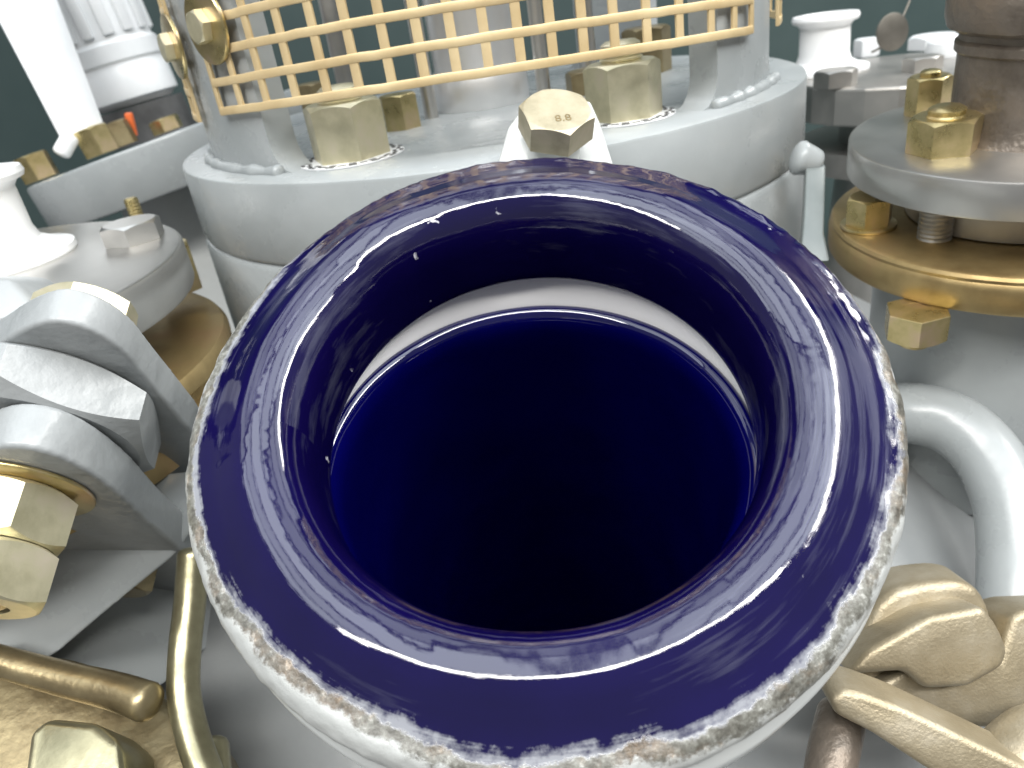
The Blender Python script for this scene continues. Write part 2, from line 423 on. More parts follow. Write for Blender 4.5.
# ================================================================ setting
obj('wall', mesh_from([(-6, 2.6, -3), (6, 2.6, -3), (6, 2.6, 4), (-6, 2.6, 4)], [(0, 1, 2, 3)], False), 'wall', kind='structure')

# vessel head: dished dome that carries every nozzle
VC = Vector((0.0138, 0.547, -0.312)); VR = 0.527
NC = Vector((0.0056, 0.2118, 0.2879)); NA = Vector((-0.0136, -0.4884, 0.8725)).normalized()
def dome_mesh():
    """cap of a sphere with the opening of the enamelled nozzle cut out of it"""
    vs, fs = [], []; K, J = 300, 140
    for j in range(J + 1):
        a = R(0.3 + 88 * j / J)
        for i in range(K):
            t = 2 * math.pi * i / K; vs.append(Vector((VR * math.sin(a) * math.cos(t), VR * math.sin(a) * math.sin(t), VR * math.cos(a))))
    ax = NC - VC
    d = [((v - ax) - (v - ax).dot(NA) * NA).length if v.y < -0.05 and v.z > 0.1 else 1.0 for v in vs]
    for j in range(J):
        for i in range(K):
            q = (j * K + i, j * K + (i + 1) % K, (j + 1) * K + (i + 1) % K, (j + 1) * K + i)
            if min(d[k] for k in q) > 0.0845: fs.append(q)
    fs.append(tuple(range(K)))
    return mesh_from(vs, fs)
obj('vessel_head', dome_mesh(), 'dome', None, Matrix.Translation(VC),
    'large domed grey painted vessel head carrying all the nozzles', 'vessel')

# ================================================================ the open enamelled nozzle
NF = frame(NC, NA)
noz = thing('enamelled_nozzle', NF, 'open cobalt blue enamelled nozzle with worn rim and white flange', 'nozzle')
def smooth_prof(pts, k=6):
    P_ = [Vector((a, b, 0)) for a, b in pts]; out = []; n = len(P_)
    for i in range(n - 1):
        p0, p1, p2, p3 = P_[max(i - 1, 0)], P_[i], P_[i + 1], P_[min(i + 2, n - 1)]
        for q in range(k):
            t = q / k
            v = 0.5 * ((2 * p1) + (p2 - p0) * t + (2 * p0 - 5 * p1 + 4 * p2 - p3) * t * t + (3 * p1 - p0 - 3 * p2 + p3) * t ** 3)
            out.append((v.x, v.y))
    out.append(pts[-1]); return out
lip = smooth_prof([(0.0756, -0.0322), (0.0731, -0.0314), (0.0721, -0.0275), (0.0720, -0.0150), (0.0724, -0.0068), (0.0736, -0.0008), (0.0757, 0.0038),
                   (0.0787, 0.0069), (0.0825, 0.0084), (0.0868, 0.0086), (0.0908, 0.0074), (0.0948, 0.0052), (0.0990, 0.0028), (0.1036, 0.0010), (0.1078, -0.0006), (0.1103, -0.0035), (0.1110, -0.0070), (0.1106, -0.0115)], 7)
def enamel_mesh():
    vs, fs = [], []; K = 540; n = len(lip)
    for i in range(K):
        a = 2 * math.pi * i / K; c, s = math.cos(a), math.sin(a)
        for (r, z) in lip:
            q = Vector((c * r, s * r, z))
            d = noise.noise(q * 34) * 0.0007 + noise.noise(q * 11 + Vector((3, 1, 7))) * 0.0013 + max(0, noise.noise(q * 20 + Vector((5, 8, 1))) - 0.25) * 0.0035      # hand-sprayed glaze: never a true torus
            k = min(1, max(0, (r - 0.1035) / 0.004))
            d2 = (noise.noise(q * 160) * 0.0004 + noise.noise(q * 420) * 0.0002) * k                  # chipped edge
            vs.append((c * (r + d2), s * (r + d2), z + d * (1 if z > -0.02 else 0.3) + d2 * 0.8))
    for i in range(K):
        j = (i + 1) % K
        for p in range(n - 1): fs.append((i * n + p, j * n + p, j * n + p + 1, i * n + p + 1))
    return mesh_from(vs, fs, ang=80)
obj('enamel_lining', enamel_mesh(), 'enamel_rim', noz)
body = [(0.0800, -0.0352), (0.0800, -0.0100), (0.1070, -0.0095), (0.1090, -0.0110), (0.1100, -0.0150), (0.1124, -0.0185), (0.1130, -0.0215), (0.1130, -0.0320), (0.1116, -0.0345), (0.1070, -0.0360), (0.0920, -0.0372),
        (0.0880, -0.0410), (0.0868, -0.0470), (0.0868, -0.1480), (0.0905, -0.1560), (0.0990, -0.1640), (0.0990, -0.1750), (0.0830, -0.1750), (0.0830, -0.0600)]
obj('flange_body', revolve(body, 240, wob=0.0003), 'white_paint', noz)
obj('sealing_ring', revolve([(0.0760, -0.0322), (0.0756, -0.0326), (0.0742, -0.0395), (0.0716, -0.0500), (0.0740, -0.0560), (0.0815, -0.0560), (0.0815, -0.0322)], 200, closed=True), 'ptfe', None, NF,
    'white plastic sealing ring inside the blue enamelled nozzle', 'gasket')
pl = smooth_prof([(0.0772, -0.0600), (0.0772, -0.0530), (0.0766, -0.0493), (0.0748, -0.0474), (0.0724, -0.0480), (0.0704, -0.0503), (0.0690, -0.0540), (0.0683, -0.0600), (0.0681, -0.0750)], 6)
pl = [(r, z + 0.0474) for r, z in pl] + [(0.0681, -0.10), (0.0681, -0.60), (0.0001, -0.78)]
PF = NF @ Matrix.Translation((-0.0020, -0.0036, -0.0306))
pm = revolve(pl, 240, wob=0.0002, ang=70)
for v in pm.vertices:          # its mouth is cut askew, so the gap opens on the far side only
    v.co.z -= (v.co.y * 0.20 + v.co.x * 0.03) * max(0.0, min(1.0, 1.0 + v.co.z / 0.25))
obj('enamelled_pipe', pm, 'enamel', None, PF,
    'deep dark blue enamelled pipe below the white sealing ring', 'pipe')

# ================================================================ agitator lantern
AC = Vector((0.0138, 0.5471, 0.3319))
AF = Matrix.Translation(AC)
def polar(r, az, z):           # azimuth from the side facing the nozzle, z in the room
    return (AC.x + r * math.sin(R(az)), AC.y - r * math.cos(R(az)), z)
ag = thing('agitator_lantern', AF, 'round light grey flanged lantern housing of the agitator', 'agitator')
fl = [(0.0005, 0.0), (0.1985, 0.0), (0.1996, -0.0006), (0.2000, -0.0018), (0.2000, -0.0405), (0.1990, -0.0425), (0.1976, -0.0432), (0.1976, -0.0440),
      (0.1992, -0.0448), (0.2002, -0.0470), (0.2002, -0.1180), (0.1980, -0.1205), (0.0005, -0.1210)]
obj('base_flange', revolve(fl, 300, closed=True, wob=0.0002), 'grey', ag)
def shell(a0, a1, z0, z1, ri=0.164, ro=0.181, foot=0.0):
    """upright of the lantern: a piece of pipe wall between two windows, foot widening into the flange"""
    vs, fs = [], []
    K = 24; zs = [z0 + foot * t for t in (0, .15, .4, .7, 1)] + [z1] if foot else [z0, z1]
    for zi, z in enumerate(zs):
        g = foot * (1 - math.sqrt(max(0, 1 - (1 - min(1, (z - z0) / foot)) ** 2))) if foot else 0
        da = math.degrees(g / ro)
        for i in range(K + 1):
            az = a0 - da + (a1 - a0 + 2 * da) * i / K
            for r_ in (ri, ro):
                p = polar(r_, az, z); vs.append((p[0] - AC.x, p[1] - AC.y, p[2] - AC.z))
    W = (K + 1) * 2
    for zi in range(len(zs) - 1):
        b0, b1 = zi * W, (zi + 1) * W
        for i in range(K):
            for s in (0, 1): fs.append((b0 + 2 * i + s, b0 + 2 * i + 2 + s, b1 + 2 * i + 2 + s, b1 + 2 * i + s))
        fs.append((b0, b0 + 1, b1 + 1, b1)); fs.append((b0 + 2 * K, b0 + 2 * K + 1, b1 + 2 * K + 1, b1 + 2 * K))
    bT = (len(zs) - 1) * W
    for i in range(K): fs.append((bT + 2 * i, bT + 2 * i + 1, bT + 2 * i + 3, bT + 2 * i + 2))
    return mesh_from(vs, fs, ang=40)
ZB = AC.z - 0.001
for a0, a1 in ((-76, -40), (38, 60), (128, 150)):
    u = obj('upright', shell(a0, a1, ZB, 0.62, foot=0.016), 'grey', ag)
for a0, a1 in ((-78, -38.5), (36.5, 61.5)):
    w_ = [Vector(polar(0.1832, a0 + (a1 - a0) * i / 12, AC.z + 0.001)) - AC for i in range(13)]
    obj('weld_bead', tube(w_, [0.0032 + 0.0009 * math.sin(i * 2.7) for i in range(13)], 12, 5), 'grey', ag)
obj('upper_ring', revolve([(0.165, 0.24), (0.198, 0.24), (0.198, 0.295), (0.165, 0.295)], 160, closed=True), 'grey', ag)

SH = (0.0090, 0.5540, 0.3319)
sh = thing('agitator_shaft', Matrix.Translation(SH), 'bright steel agitator shaft standing behind the gold mesh', 'shaft')
obj('shaft_rod', revolve([(0, 0.01), (0.0285, 0.01), (0.0285, 0.30), (0, 0.30)], 64), 'bright_steel', sh)
obj('collar', revolve([(0, 0), (0.0325, 0), (0.033, 0.0008), (0.033, 0.020), (0.0315, 0.0225), (0.0286, 0.024), (0, 0.024)], 64), 'bright_steel', sh)
for k, (q, rr, m) in enumerate((((-0.0248, 0.5232, 0.3319), 0.0045, 'steel'), ((0.0493, 0.5256, 0.3319), 0.0045, 'steel'), ((-0.0905, 0.6376, 0.3319), 0.0070, 'steel_dull'), ((0.0854, 0.5661, 0.3319), 0.0060, 'steel'))):
    o = obj('guide_rod', revolve([(0, 0), (rr, 0), (rr, 0.28), (rr * 0.9, 0.282), (0, 0.282)], 32), m, None, Matrix.Translation(q),
            ['thin steel rod left of the shaft behind the gold mesh', 'thin steel rod right of the shaft behind the gold mesh',
             'thicker dull rod behind the gold mesh above the pale nut', 'steel rod behind the mesh between shaft and right upright'][k], 'rod')

# gold mesh guard over the window of the lantern: each bar a piece of its own
def bow(az): return 0.0050 * math.cos(R(az * 1.8)) - 0.0028 if abs(az) < 56 else -0.0028
def bar_v(az, z0, z1, r, wd=0.0043, th=0.0014):
    vs = []
    da = math.degrees(wd / 2 / r); c = 0.28
    sec = [(-1, -1 + c), (-1 + c * .6, -1), (1 - c * .6, -1), (1, -1 + c), (1, 1), (-1, 1)]
    for z in (z0, z1):
        for (u, v) in sec: vs.append(polar(r - v * th / 2, az + u * da, z + bow(az)))
    n = len(sec)
    fs = [(i, (i + 1) % n, n + (i + 1) % n, n + i) for i in range(n)] + [tuple(range(n)), tuple(range(n, 2 * n))]
    return mesh_from(vs, fs, ang=60)
def bar_h(a0, a1, z, r, wd=0.0040, th=0.0015):
    vs, fs = [], []; K = max(6, int(abs(a1 - a0) / 2.2)); c = 0.28
    sec = [(-1, -1 + c), (-1 + c * .6, -1), (1 - c * .6, -1), (1, -1 + c), (1, 1), (-1, 1)]; n = len(sec)
    for i in range(K + 1):
        az = a0 + (a1 - a0) * i / K
        w2 = noise.noise(Vector((az * .35, z * 300, r))) * 0.00035
        for (u, v) in sec: vs.append(polar(r - v * th / 2, az, z + w2 + bow(az) + u * wd / 2))
    for i in range(K):
        for p in range(n): fs.append((i * n + p, (i + 1) * n + p, (i + 1) * n + (p + 1) % n, i * n + (p + 1) % n))
    fs += [tuple(range(n)), tuple(range(K * n, K * n + n))]
    return mesh_from(vs, fs, ang=60)
ROWS = [0.0138 * i for i in range(10)]
def guard(azs, z0, r, label):
    g = thing('mesh_guard', Matrix.Identity(4), label, 'guard', 'gold mesh guards on the lantern')
    for az in azs:
        obj('mesh_bar', bar_v(az, z0 - 0.0017, z0 + ROWS[-1] + 0.0017, r), 'mesh', g)
    for h in ROWS:
        obj('mesh_bar', bar_h(min(azs), max(azs), z0 + h, r + 0.0002), 'mesh', g)
    return g
azs = [-49.8, -43.1, -36.6, -30.4, -24.7, -19.5, -14.5, -9.7, -5.2, -0.8, 3.7, 8.2, 12.7, 17.4, 22.7, 28.6, 35.3, 41.3, 46.8]
guard(azs, 0.3660, 0.1840, 'gold square mesh guard across the window before the shaft')
guard([61.5, 66.5, 72, 78, 84, 90], 0.3650, 0.1845, 'gold mesh guard edge on the right upright beside white spool')
guard([-98, -92, -86, -80, -74, -68, -63], 0.3610, 0.1845, 'gold mesh guard edge left of the lower washered bolt')

def washer_bolt(at, axis, rw, label, rot=10):
    t = thing('washered_bolt', frame(at, axis, (0, 0, 1)) @ Matrix.Rotation(R(rot), 4, 'Z'), label, 'bolt', 'bolts holding the mesh guards')
    obj('washer', revolve([(0, 0), (rw, 0), (rw * 1.0, 0.0012), (rw * 0.97, 0.0018), (0, 0.0026)], 64), 'zinc', t)
    obj('bolt_head', hex_mesh(rw * 0.40, 0.0050), 'zinc_pale', t, Matrix.Translation((0, 0, 0.0022)))
def outward(az): return (math.sin(R(az)), -math.cos(R(az)), 0)
washer_bolt(polar(0.1852, -45.5, 0.4030), outward(-45.5), 0.0175, 'washered gold bolt at the corner of the wide mesh guard')
washer_bolt(polar(0.1860, -61.5, 0.3960), outward(-60), 0.0165, 'washered gold bolt on the outer side of the left upright')

# nuts on the lantern flange
hexnut('hex_nut', (-0.0643, 0.4182, 0.3319), 0.0180, 0.0275, 'zinc_pale', 'large pale gold nut on grey flange under the mesh left of the shaft', rot=20, stud=0.006, studr=0.0112, toothed=True, group='large nuts on the lantern flange')
hexnut('hex_nut', (0.0788, 0.4118, 0.3319), 0.0170, 0.0265, 'zinc_pale', 'large pale gold nut on grey flange right of the tilted bolt head', rot=28, stud=0.008, studr=0.0108, toothed=True, group='large nuts on the lantern flange')
hexnut('hex_nut', (-0.0423, 0.4987, 0.3319), 0.0105, 0.020, 'zinc', 'darker gold nut tucked behind the large pale nut', rot=12, group='small nuts inside the lantern')
hexnut('hex_nut', (0.0808, 0.5290, 0.3319), 0.0150, 0.014, 'bronze', 'brown nut half hidden behind the large right nut', rot=5, group='small nuts inside the lantern')
hexnut('hex_nut', (-0.1255, 0.6906, 0.3319), 0.0120, 0.020, 'bronze', 'small brown nut seen through the left cells of the mesh', rot=5, group='small nuts inside the lantern')
hexnut('hex_nut', (0.1314, 0.5886, 0.3319), 0.0150, 0.030, 'bronze', 'small brown nut seen through the right cells of the mesh', rot=25, group='small nuts inside the lantern')

# tilted bolt head just beyond the nozzle rim, on a pale lug
bx = Vector((0.09, -0.40, 0.74)).normalized()
B0 = Vector((0.0334, 0.3284, 0.3437))
tb = thing('hex_bolt', frame(B0, bx, (1, 0, 0.1)) @ Matrix.Rotation(R(8), 4, 'Z'), 'pale gold hexagon bolt head with stamped marks tilted above the blue rim', 'bolt')
bh = obj('bolt_head', hex_mesh(0.0136, 0.0118, r0=0.0134), 'bolt_face', tb)
obj('bolt_seat', revolve([(0, 0.001), (0.0112, 0.0005), (0.0112, -0.010), (0, -0.010)], 32), 'white_paint', tb)
def stamp(txt, x, y, size, rot=0.0):
    cu = bpy.data.curves.new('marking', 'FONT'); cu.body = txt; cu.size = size; cu.extrude = 0.00022; cu.align_x = 'CENTER'; cu.align_y = 'CENTER'
    tmp = bpy.data.objects.new('marking_curve', cu); COL.objects.link(tmp)
    dg = bpy.context.evaluated_depsgraph_get(); dg.update()
    me = bpy.data.meshes.new_from_object(tmp.evaluated_get(dg)); bpy.data.objects.remove(tmp)
    me.materials.clear()
    return obj('marking', me, 'bronze', bh, Matrix.Translation((x, y, 0.01175)) @ Matrix.Rotation(R(rot - 8), 4, 'Z'))
stamp('8.8', 0.0004, -0.0062, 0.0056)
obj('bolt_lug', slab([(0.0149, 0.3392, 0.3472), (0.0210, 0.3419, 0.3525), (0.0511, 0.3421, 0.3529), (0.0539, 0.3376, 0.3441), (0.0573, 0.3276, 0.3246), (0.0503, 0.3197, 0.3091), (0.0017, 0.3231, 0.3158), (0.0072, 0.3315, 0.3322)], (0.0, 0.010, -0.004), 0.0015), 'white_paint',
    None, None, 'pale painted lug under the tilted bolt head', 'lug')

# ================================================================ right nozzle with steel flange and golden ring
RA = Vector((-0.02, -0.06, 1)).normalized(); RC = Vector((0.2653, 0.3681, 0.3053)); RF = frame(RC, RA)
rf = thing('pipe_flange', RF, 'round grey steel flange with brown cast pipe rising from it', 'flange')
obj('flange_disc', revolve(disc_prof(0.080, 0.0172, 0.0012), 160), 'steel', rf)
obj('pipe_stub', revolve([(0, 0), (0.039, 0), (0.0375, 0.003), (0.0358, 0.007), (0.0352, 0.014), (0.0352, 0.038), (0.0368, 0.0395), (0.0368, 0.043), (0.0352, 0.0445), (0.0352, 0.047), (0.041, 0.050), (0.0425, 0.054), (0.0425, 0.066), (0.041, 0.069), (0.041, 0.14), (0, 0.14)], 96, wob=0.0007), 'iron', rf)
obj('flange_neck', revolve([(0, -0.017), (0.050, -0.017), (0.050, -0.0385), (0, -0.0385)], 96), 'steel_dull', rf)
gold = [(0.03, -0.0392), (0.0835, -0.0392), (0.0855, -0.0400), (0.0864, -0.0415), (0.0860, -0.0432), (0.0868, -0.0445), (0.0873, -0.0465), (0.0868, -0.0560), (0.0855, -0.0580), (0.03, -0.0582)]
obj('backing_ring', revolve(gold, 160, closed=True, wob=0.0002), 'gold', None, RF, 'golden backing ring under the grey steel flange with brown pipe', 'ring')
obj('nozzle_neck', revolve([(0, -0.0584), (0.064, -0.0584), (0.063, -0.066), (0.062, -0.085), (0.062, -0.150), (0.064, -0.190), (0, -0.190)], 120), 'grey', None, RF,
    'grey painted nozzle neck under the golden backing ring', 'nozzle')
hexnut('hex_nut', (0.2182, 0.3599, 0.3039), 0.0140, 0.0160, 'zinc', 'gold nut standing near the edge of the grey steel flange', axis=RA, rot=14, stud=0.003, studr=0.0088)
hexnut('hex_nut', (0.2446, 0.4221, 0.3081), 0.0095, 0.0200, 'zinc', 'tall yellow nut beside the brown cast pipe', axis=RA, rot=4, stud=0.002)
hexnut('hex_nut', (0.2687, 0.3911, 0.3067), 0.0125, 0.0120, 'steel_dull', 'dull steel nut at the foot of the brown cast pipe', axis=RA, rot=14)
s0 = Vector((0.2138, 0.3496, 0.3032)) - RA * 0.058
obj('threaded_stud', thread_mesh(0.0078, 0.0420, 0.0023, False), 'steel_dull', None, frame(s0, RA), 'coarse threaded stud between golden ring and steel flange', 'stud')
hexnut('hex_nut', (0.1950, 0.3790, 0.2653), 0.0100, 0.0140, 'zinc', 'small gold nut on the left edge of the golden ring', axis=RA, rot=25, stud=0.0, washer=0.002)
hexnut('hex_nut', (0.1913, 0.3198, 0.2426), 0.0125, 0.0140, 'zinc', 'gold nut hanging below the golden ring', axis=-RA, rot=22, stud=0.004)
hd = [(0.1887, 0.3503, 0.1625), (0.2022, 0.3392, 0.1739), (0.2193, 0.3269, 0.1718), (0.2287, 0.3107, 0.1620), (0.2301, 0.2922, 0.1478), (0.2256, 0.2762, 0.1319), (0.2161, 0.2565, 0.1109), (0.2101, 0.2418, 0.0822)]
obj('lifting_handle', tube(hd, 0.0160, 28, 8), 'grey', None, None, 'bent round grey handle welded to the vessel head', 'handle')

# right background: second flange with spool
FB = Vector((0.3748, 0.6861, 0.2920)); FF = Matrix.Translation(FB)
rb = thing('far_flange', FF, 'blurred steel flange in the background behind the white spool', 'flange')
obj('flange_disc', revolve(disc_prof(0.094, 0.030, 0.002), 24, ang=10), 'steel_dull', rb)
obj('flange_neck', revolve([(0, -0.03), (0.05, -0.03), (0.05, -0.055), (0.085, -0.055), (0.085, -0.075), (0.05, -0.075), (0.06, -0.20), (0, -0.20)], 64), 'steel_dull', rb)
def spool(at, s, label):
    prof = [(0, 0), (0.0385, 0), (0.0390, 0.001), (0.0385, 0.004), (0.030, 0.0065), (0.0235, 0.010), (0.0215, 0.016), (0.0212, 0.038), (0.0235, 0.041), (0.0275, 0.0425), (0.0285, 0.0450), (0.0275, 0.0480), (0.019, 0.0485), (0.0185, 0.044), (0, 0.044)]
    obj('plastic_spool', revolve([(r * s, z * s) for r, z in prof], 64), 'plastic', None, Matrix.Translation(at), label, 'spool', 'white plastic spools')
spool((0.3245, 0.7341, 0.2920), 1.0, 'white flanged plastic spool standing beside the right upright')
hexnut('hex_nut', (0.2982, 0.6508, 0.2920), 0.0150, 0.0130, 'steel_dull', 'grey steel nut before the white spool on the far flange', rot=20)
hexnut('hex_nut', (0.3768, 0.6629, 0.2920), 0.0135, 0.0110, 'steel_dull', 'grey steel nut on the far flange behind the brown pipe', rot=10)
hexnut('hex_nut', (0.3929, 0.7931, 0.2920), 0.0105, 0.0160, 'alu', 'small pale nut at the foot of the dark round tag', rot=15)
hexnut('hex_nut', (0.4501, 0.7783, 0.2920), 0.0190, 0.0120, 'alu', 'pale round topped nut on the rear edge of the far flange', rot=15)
TGF = frame((0.3582, 0.6795, 0.3230), (0.15, -1, 0.12))
tg = thing('round_tag', TGF, 'dark round metal tag on a thin wire', 'tag')
obj('tag_disc', revolve(disc_prof(0.0148, 0.002, 0.0006), 48), 'tag', tg, Matrix.Scale(1.0, 4))
wv_ = TGF.inverted()
obj('tag_wire', tube([wv_ @ Vector(p) for p in ((0.3810, 0.6948, 0.3528), (0.3739, 0.6888, 0.3411), (0.3631, 0.6829, 0.3252), (0.3501, 0.6802, 0.3133), (0.3436, 0.6838, 0.3093))], 0.0010, 8, 6), 'tag', tg)
obj('valve_cap', revolve([(0, 0), (0.020, 0), (0.021, 0.003), (0.019, 0.012), (0.012, 0.016), (0, 0.017)], 48), 'alu', None, Matrix.Translation((0.4330, 0.7188, 0.2920)), 'pale rounded cap on the far flange beside the brown pipe', 'cap')

# swing lug at the right side of the lantern flange
lg = thing('swing_lug', Matrix.Identity(4), 'small grey lug with rounded stub beside the lantern flange', 'lug')
obj('stub', tube([(0.1660, 0.3986, 0.3008), (0.1739, 0.3970, 0.2978)], [0.009, 0.0065], 24, 4), 'grey', lg)
obj('lug_plate', slab([(0.1662, 0.3911, 0.2971), (0.1765, 0.3908, 0.2966), (0.1615, 0.3559, 0.2724), (0.1602, 0.3451, 0.2623), (0.1459, 0.3461, 0.2642), (0.1554, 0.3658, 0.2807)], (0.004, 0.012, 0), 0.0012), 'green_plate', lg)

# ================================================================ left nozzle with steel flange
LC = Vector((-0.283, 0.371, 0.306)); LF = Matrix.Translation(LC)
lf = thing('steel_flange', LF, 'round bare steel flange below the tilted grey flange', 'flange')
obj('flange_disc', revolve(disc_prof(0.128, 0.022, 0.002), 160), 'steel', lf)
obj('flange_neck', revolve([(0, -0.02), (0.075, -0.02), (0.075, -0.045), (0, -0.045)], 96), 'dark', lf)
gl = [(r + 0.016, z) for r, z in [(0.04, -0.046), (0.112, -0.046), (0.119, -0.0475), (0.121, -0.051), (0.121, -0.056), (0.117, -0.059), (0.117, -0.063), (0.122, -0.066), (0.1235, -0.071), (0.121, -0.082), (0.116, -0.0845), (0.04, -0.085)]]
obj('backing_ring', revolve(gl, 160, closed=True, wob=0.0003), 'gold', None, LF, 'golden backing ring under the bare steel flange', 'ring')
obj('nozzle_neck', revolve([(0, -0.0852), (0.085, -0.0852), (0.083, -0.12), (0.09, -0.15), (0.12, -0.19), (0, -0.19)], 96), 'grey', None, LF, 'grey nozzle neck below the golden ring and steel flange', 'nozzle')
hexnut('hex_nut', (-0.1906, 0.4228, 0.3060), 0.0140, 0.0105, 'steel', 'bright steel nut on the bare steel flange', rot=10)
obj('gold_stud', thread_mesh(0.0042, 0.014, 0.002), 'zinc', None, Matrix.Translation((-0.2059, 0.4691, 0.3060)), 'thin gold stud rising behind the bright steel nut', 'stud')
spool((-0.2629, 0.4198, 0.3060), 0.98, 'white flanged plastic spool on the bare steel flange')
hexnut('hex_nut', (-0.1850, 0.4437, 0.2683), 0.0120, 0.028, 'zinc', 'gold nut between the steel flange and lantern flange', rot=20)
hexnut('hex_nut', (-0.205, 0.275, 0.2605), 0.0150, 0.0150, 'gold', 'golden nut on the ring under the bare steel flange', rot=20)

# grey tilted flange behind, motor and bracket on it
TN = Vector((-0.1865, 0.0358, 0.9818)).normalized(); TC = Vector((-0.2728, 0.7473, 0.3237)); TF = frame(TC, TN)
tf = thing('grey_flange', TF, 'thick light grey flange carrying brass nuts under the white motor', 'flange')
obj('flange_disc', revolve(disc_prof(0.128, 0.040, 0.003), 160), 'grey', tf)
obj('flange_neck', revolve([(0, -0.04), (0.07, -0.04), (0.07, -0.20), (0, -0.20)], 64), 'white_paint', tf)
hexnut('hex_nut', (-0.3596, 0.6737, 0.3117), 0.0125, 0.0205, 'zinc', 'brass coloured nut at the outer end of the grey flange', axis=TN, rot=15)
hexnut('hex_nut', (-0.3167, 0.7009, 0.3208), 0.0135, 0.0225, 'zinc', 'brass coloured nut at the foot of the white bracket', axis=TN, rot=25)
hexnut('hex_nut', (-0.3114, 0.7346, 0.3210), 0.0120, 0.0210, 'bronze', 'dark brown nut behind the brass nut by the bracket', axis=TN, rot=5)
hexnut('hex_nut', (-0.2811, 0.7700, 0.3241), 0.0125, 0.0120, 'zinc', 'small gold nut on the grey flange beside the lantern', axis=TN, rot=5)
obj('cable_clip', box_mesh(0.006, 0.006, 0.020, 0.001), 'orange', None, frame((-0.3055, 0.7488, 0.3266), (0.1, 0, 1)), 'small orange plastic clip on the grey flange', 'clip')
obj('white_bracket', slab([(-0.4141, 0.7924, 0.4997), (-0.3607, 0.7886, 0.4923), (-0.3186, 0.6956, 0.3435), (-0.3433, 0.6927, 0.3378)], (0.006, 0.02, 0.0), 0.002), 'alu', None, None, 'white bracket arm leaning beside the ribbed motor', 'bracket')
obj('bracket_bolt', tube([(-0.3406, 0.6828, 0.3293), (-0.3322, 0.6875, 0.3387)], 0.007, 16, 3), 'plastic', None, None, 'small white round foot under the bracket arm', 'foot')
MT = Vector((-0.3414, 0.8724, 0.3488)); MF = frame(MT, (-0.13, 0.03, 1))
mt = thing('white_motor', MF, 'white ribbed motor housing above the grey flange', 'motor')
obj('motor_housing', revolve([(0, -0.004), (0.036, -0.004), (0.040, 0.0), (0.0445, 0.002), (0.045, 0.005), (0.045, 0.028), (0.0435, 0.031), (0.0435, 0.034), (0.0455, 0.037), (0.0455, 0.052), (0.042, 0.056), (0.042, 0.30), (0, 0.30)], 64), 'alu', mt)
for k in range(14):
    a = 2 * math.pi * k / 14
    obj('cooling_rib', box_mesh(0.011, 0.005, 0.22, 0.0015), 'alu', mt, Matrix.Rotation(a, 4, 'Z') @ Matrix.Translation((0, -0.0435, 0.060)))
obj('motor_foot', revolve([(0, -0.04), (0.046, -0.04), (0.046, -0.0055), (0, -0.0055)], 48), 'dark', mt)

# ================================================================ left hinge stack
HF0 = Vector((-0.1780, 0.2828, 0.2898)); HN = Vector((-0.1905, 0.2085, 0.2410)); HA = (HN - HF0).normalized(); HL = (HN - HF0).length
HF = frame(HF0, HA, (1, 0, 0)); HI = HF.inverted()
def hz(y): return HL * (y - 376) / 232.0
def loop(pts, k=3):
    P_ = [Vector(p) for p in pts]; n = len(P_); out = []
    for i in range(n):
        p0, p1, p2, p3 = P_[i - 1], P_[i], P_[(i + 1) % n], P_[(i + 2) % n]
        for q in range(k):
            t = q / k
            out.append(0.5 * ((2 * p1) + (p2 - p0) * t + (2 * p0 - 5 * p1 + 4 * p2 - p3) * t * t + (3 * p1 - p0 - 3 * p2 + p3) * t ** 3))
    return out
def hinge(name, label, cat): return thing(name, HF, label, cat)
t = thing('hinge_bolt', frame((-0.1807, 0.3218, 0.2935), HA), 'gold bolt head behind the rounded rear lug of the hinge', 'bolt')
obj('bolt_head', hex_mesh(0.0195, 0.014, both=True), 'zinc_pale', t, Matrix.Rotation(R(-14), 4, 'Z') @ Matrix.Translation((0, 0, -0.012)))
obj('rear_lug', slab(loop([(-0.2395, 0.2959, 0.2707), (-0.1954, 0.2665, 0.3043), (-0.1738, 0.2557, 0.3151), (-0.1582, 0.2490, 0.3214), (-0.1458, 0.2457, 0.3233), (-0.1373, 0.2480, 0.3176), (-0.1335, 0.2543, 0.3070), (-0.1344, 0.2639, 0.2925), (-0.1407, 0.3028, 0.2349), (-0.1608, 0.3374, 0.1872), (-0.1943, 0.3402, 0.1915), (-0.2540, 0.3303, 0.2219)]), tuple(HA * -0.014), 0.0022, 3, 0, 40), 'grey_thick', None, None,
    'rounded grey rear lug of the hinge behind the painted nut', 'lug')
obj('painted_nut', hex_mesh(0.0405, hz(452) - hz(398), both=True), 'grey_chip', None, HF @ Matrix.Translation((0, 0, hz(398))) @ Matrix.Rotation(R(-20), 4, 'Z'), 'large grey painted nut with chipped paint', 'nut')
obj('hinge_lug', slab(loop([(-0.2594, 0.2836, 0.2232), (-0.2009, 0.2403, 0.2743), (-0.1786, 0.2276, 0.2880), (-0.1646, 0.2229, 0.2915), (-0.1541, 0.2242, 0.2868), (-0.1495, 0.2321, 0.2737), (-0.1500, 0.2462, 0.2523), (-0.1549, 0.2640, 0.2264), (-0.1618, 0.3026, 0.1692), (-0.1803, 0.3348, 0.1248), (-0.2173, 0.3309, 0.1403), (-0.2183, 0.3056, 0.1791), (-0.2709, 0.3429, 0.1358), (-0.4135, 0.4168, 0.0595)]), tuple(HA * -0.0165), 0.0026, 3, 0, 40), 'grey_thick', None, None,
    'thick rounded grey hinge lug reaching under the nozzle', 'lug')
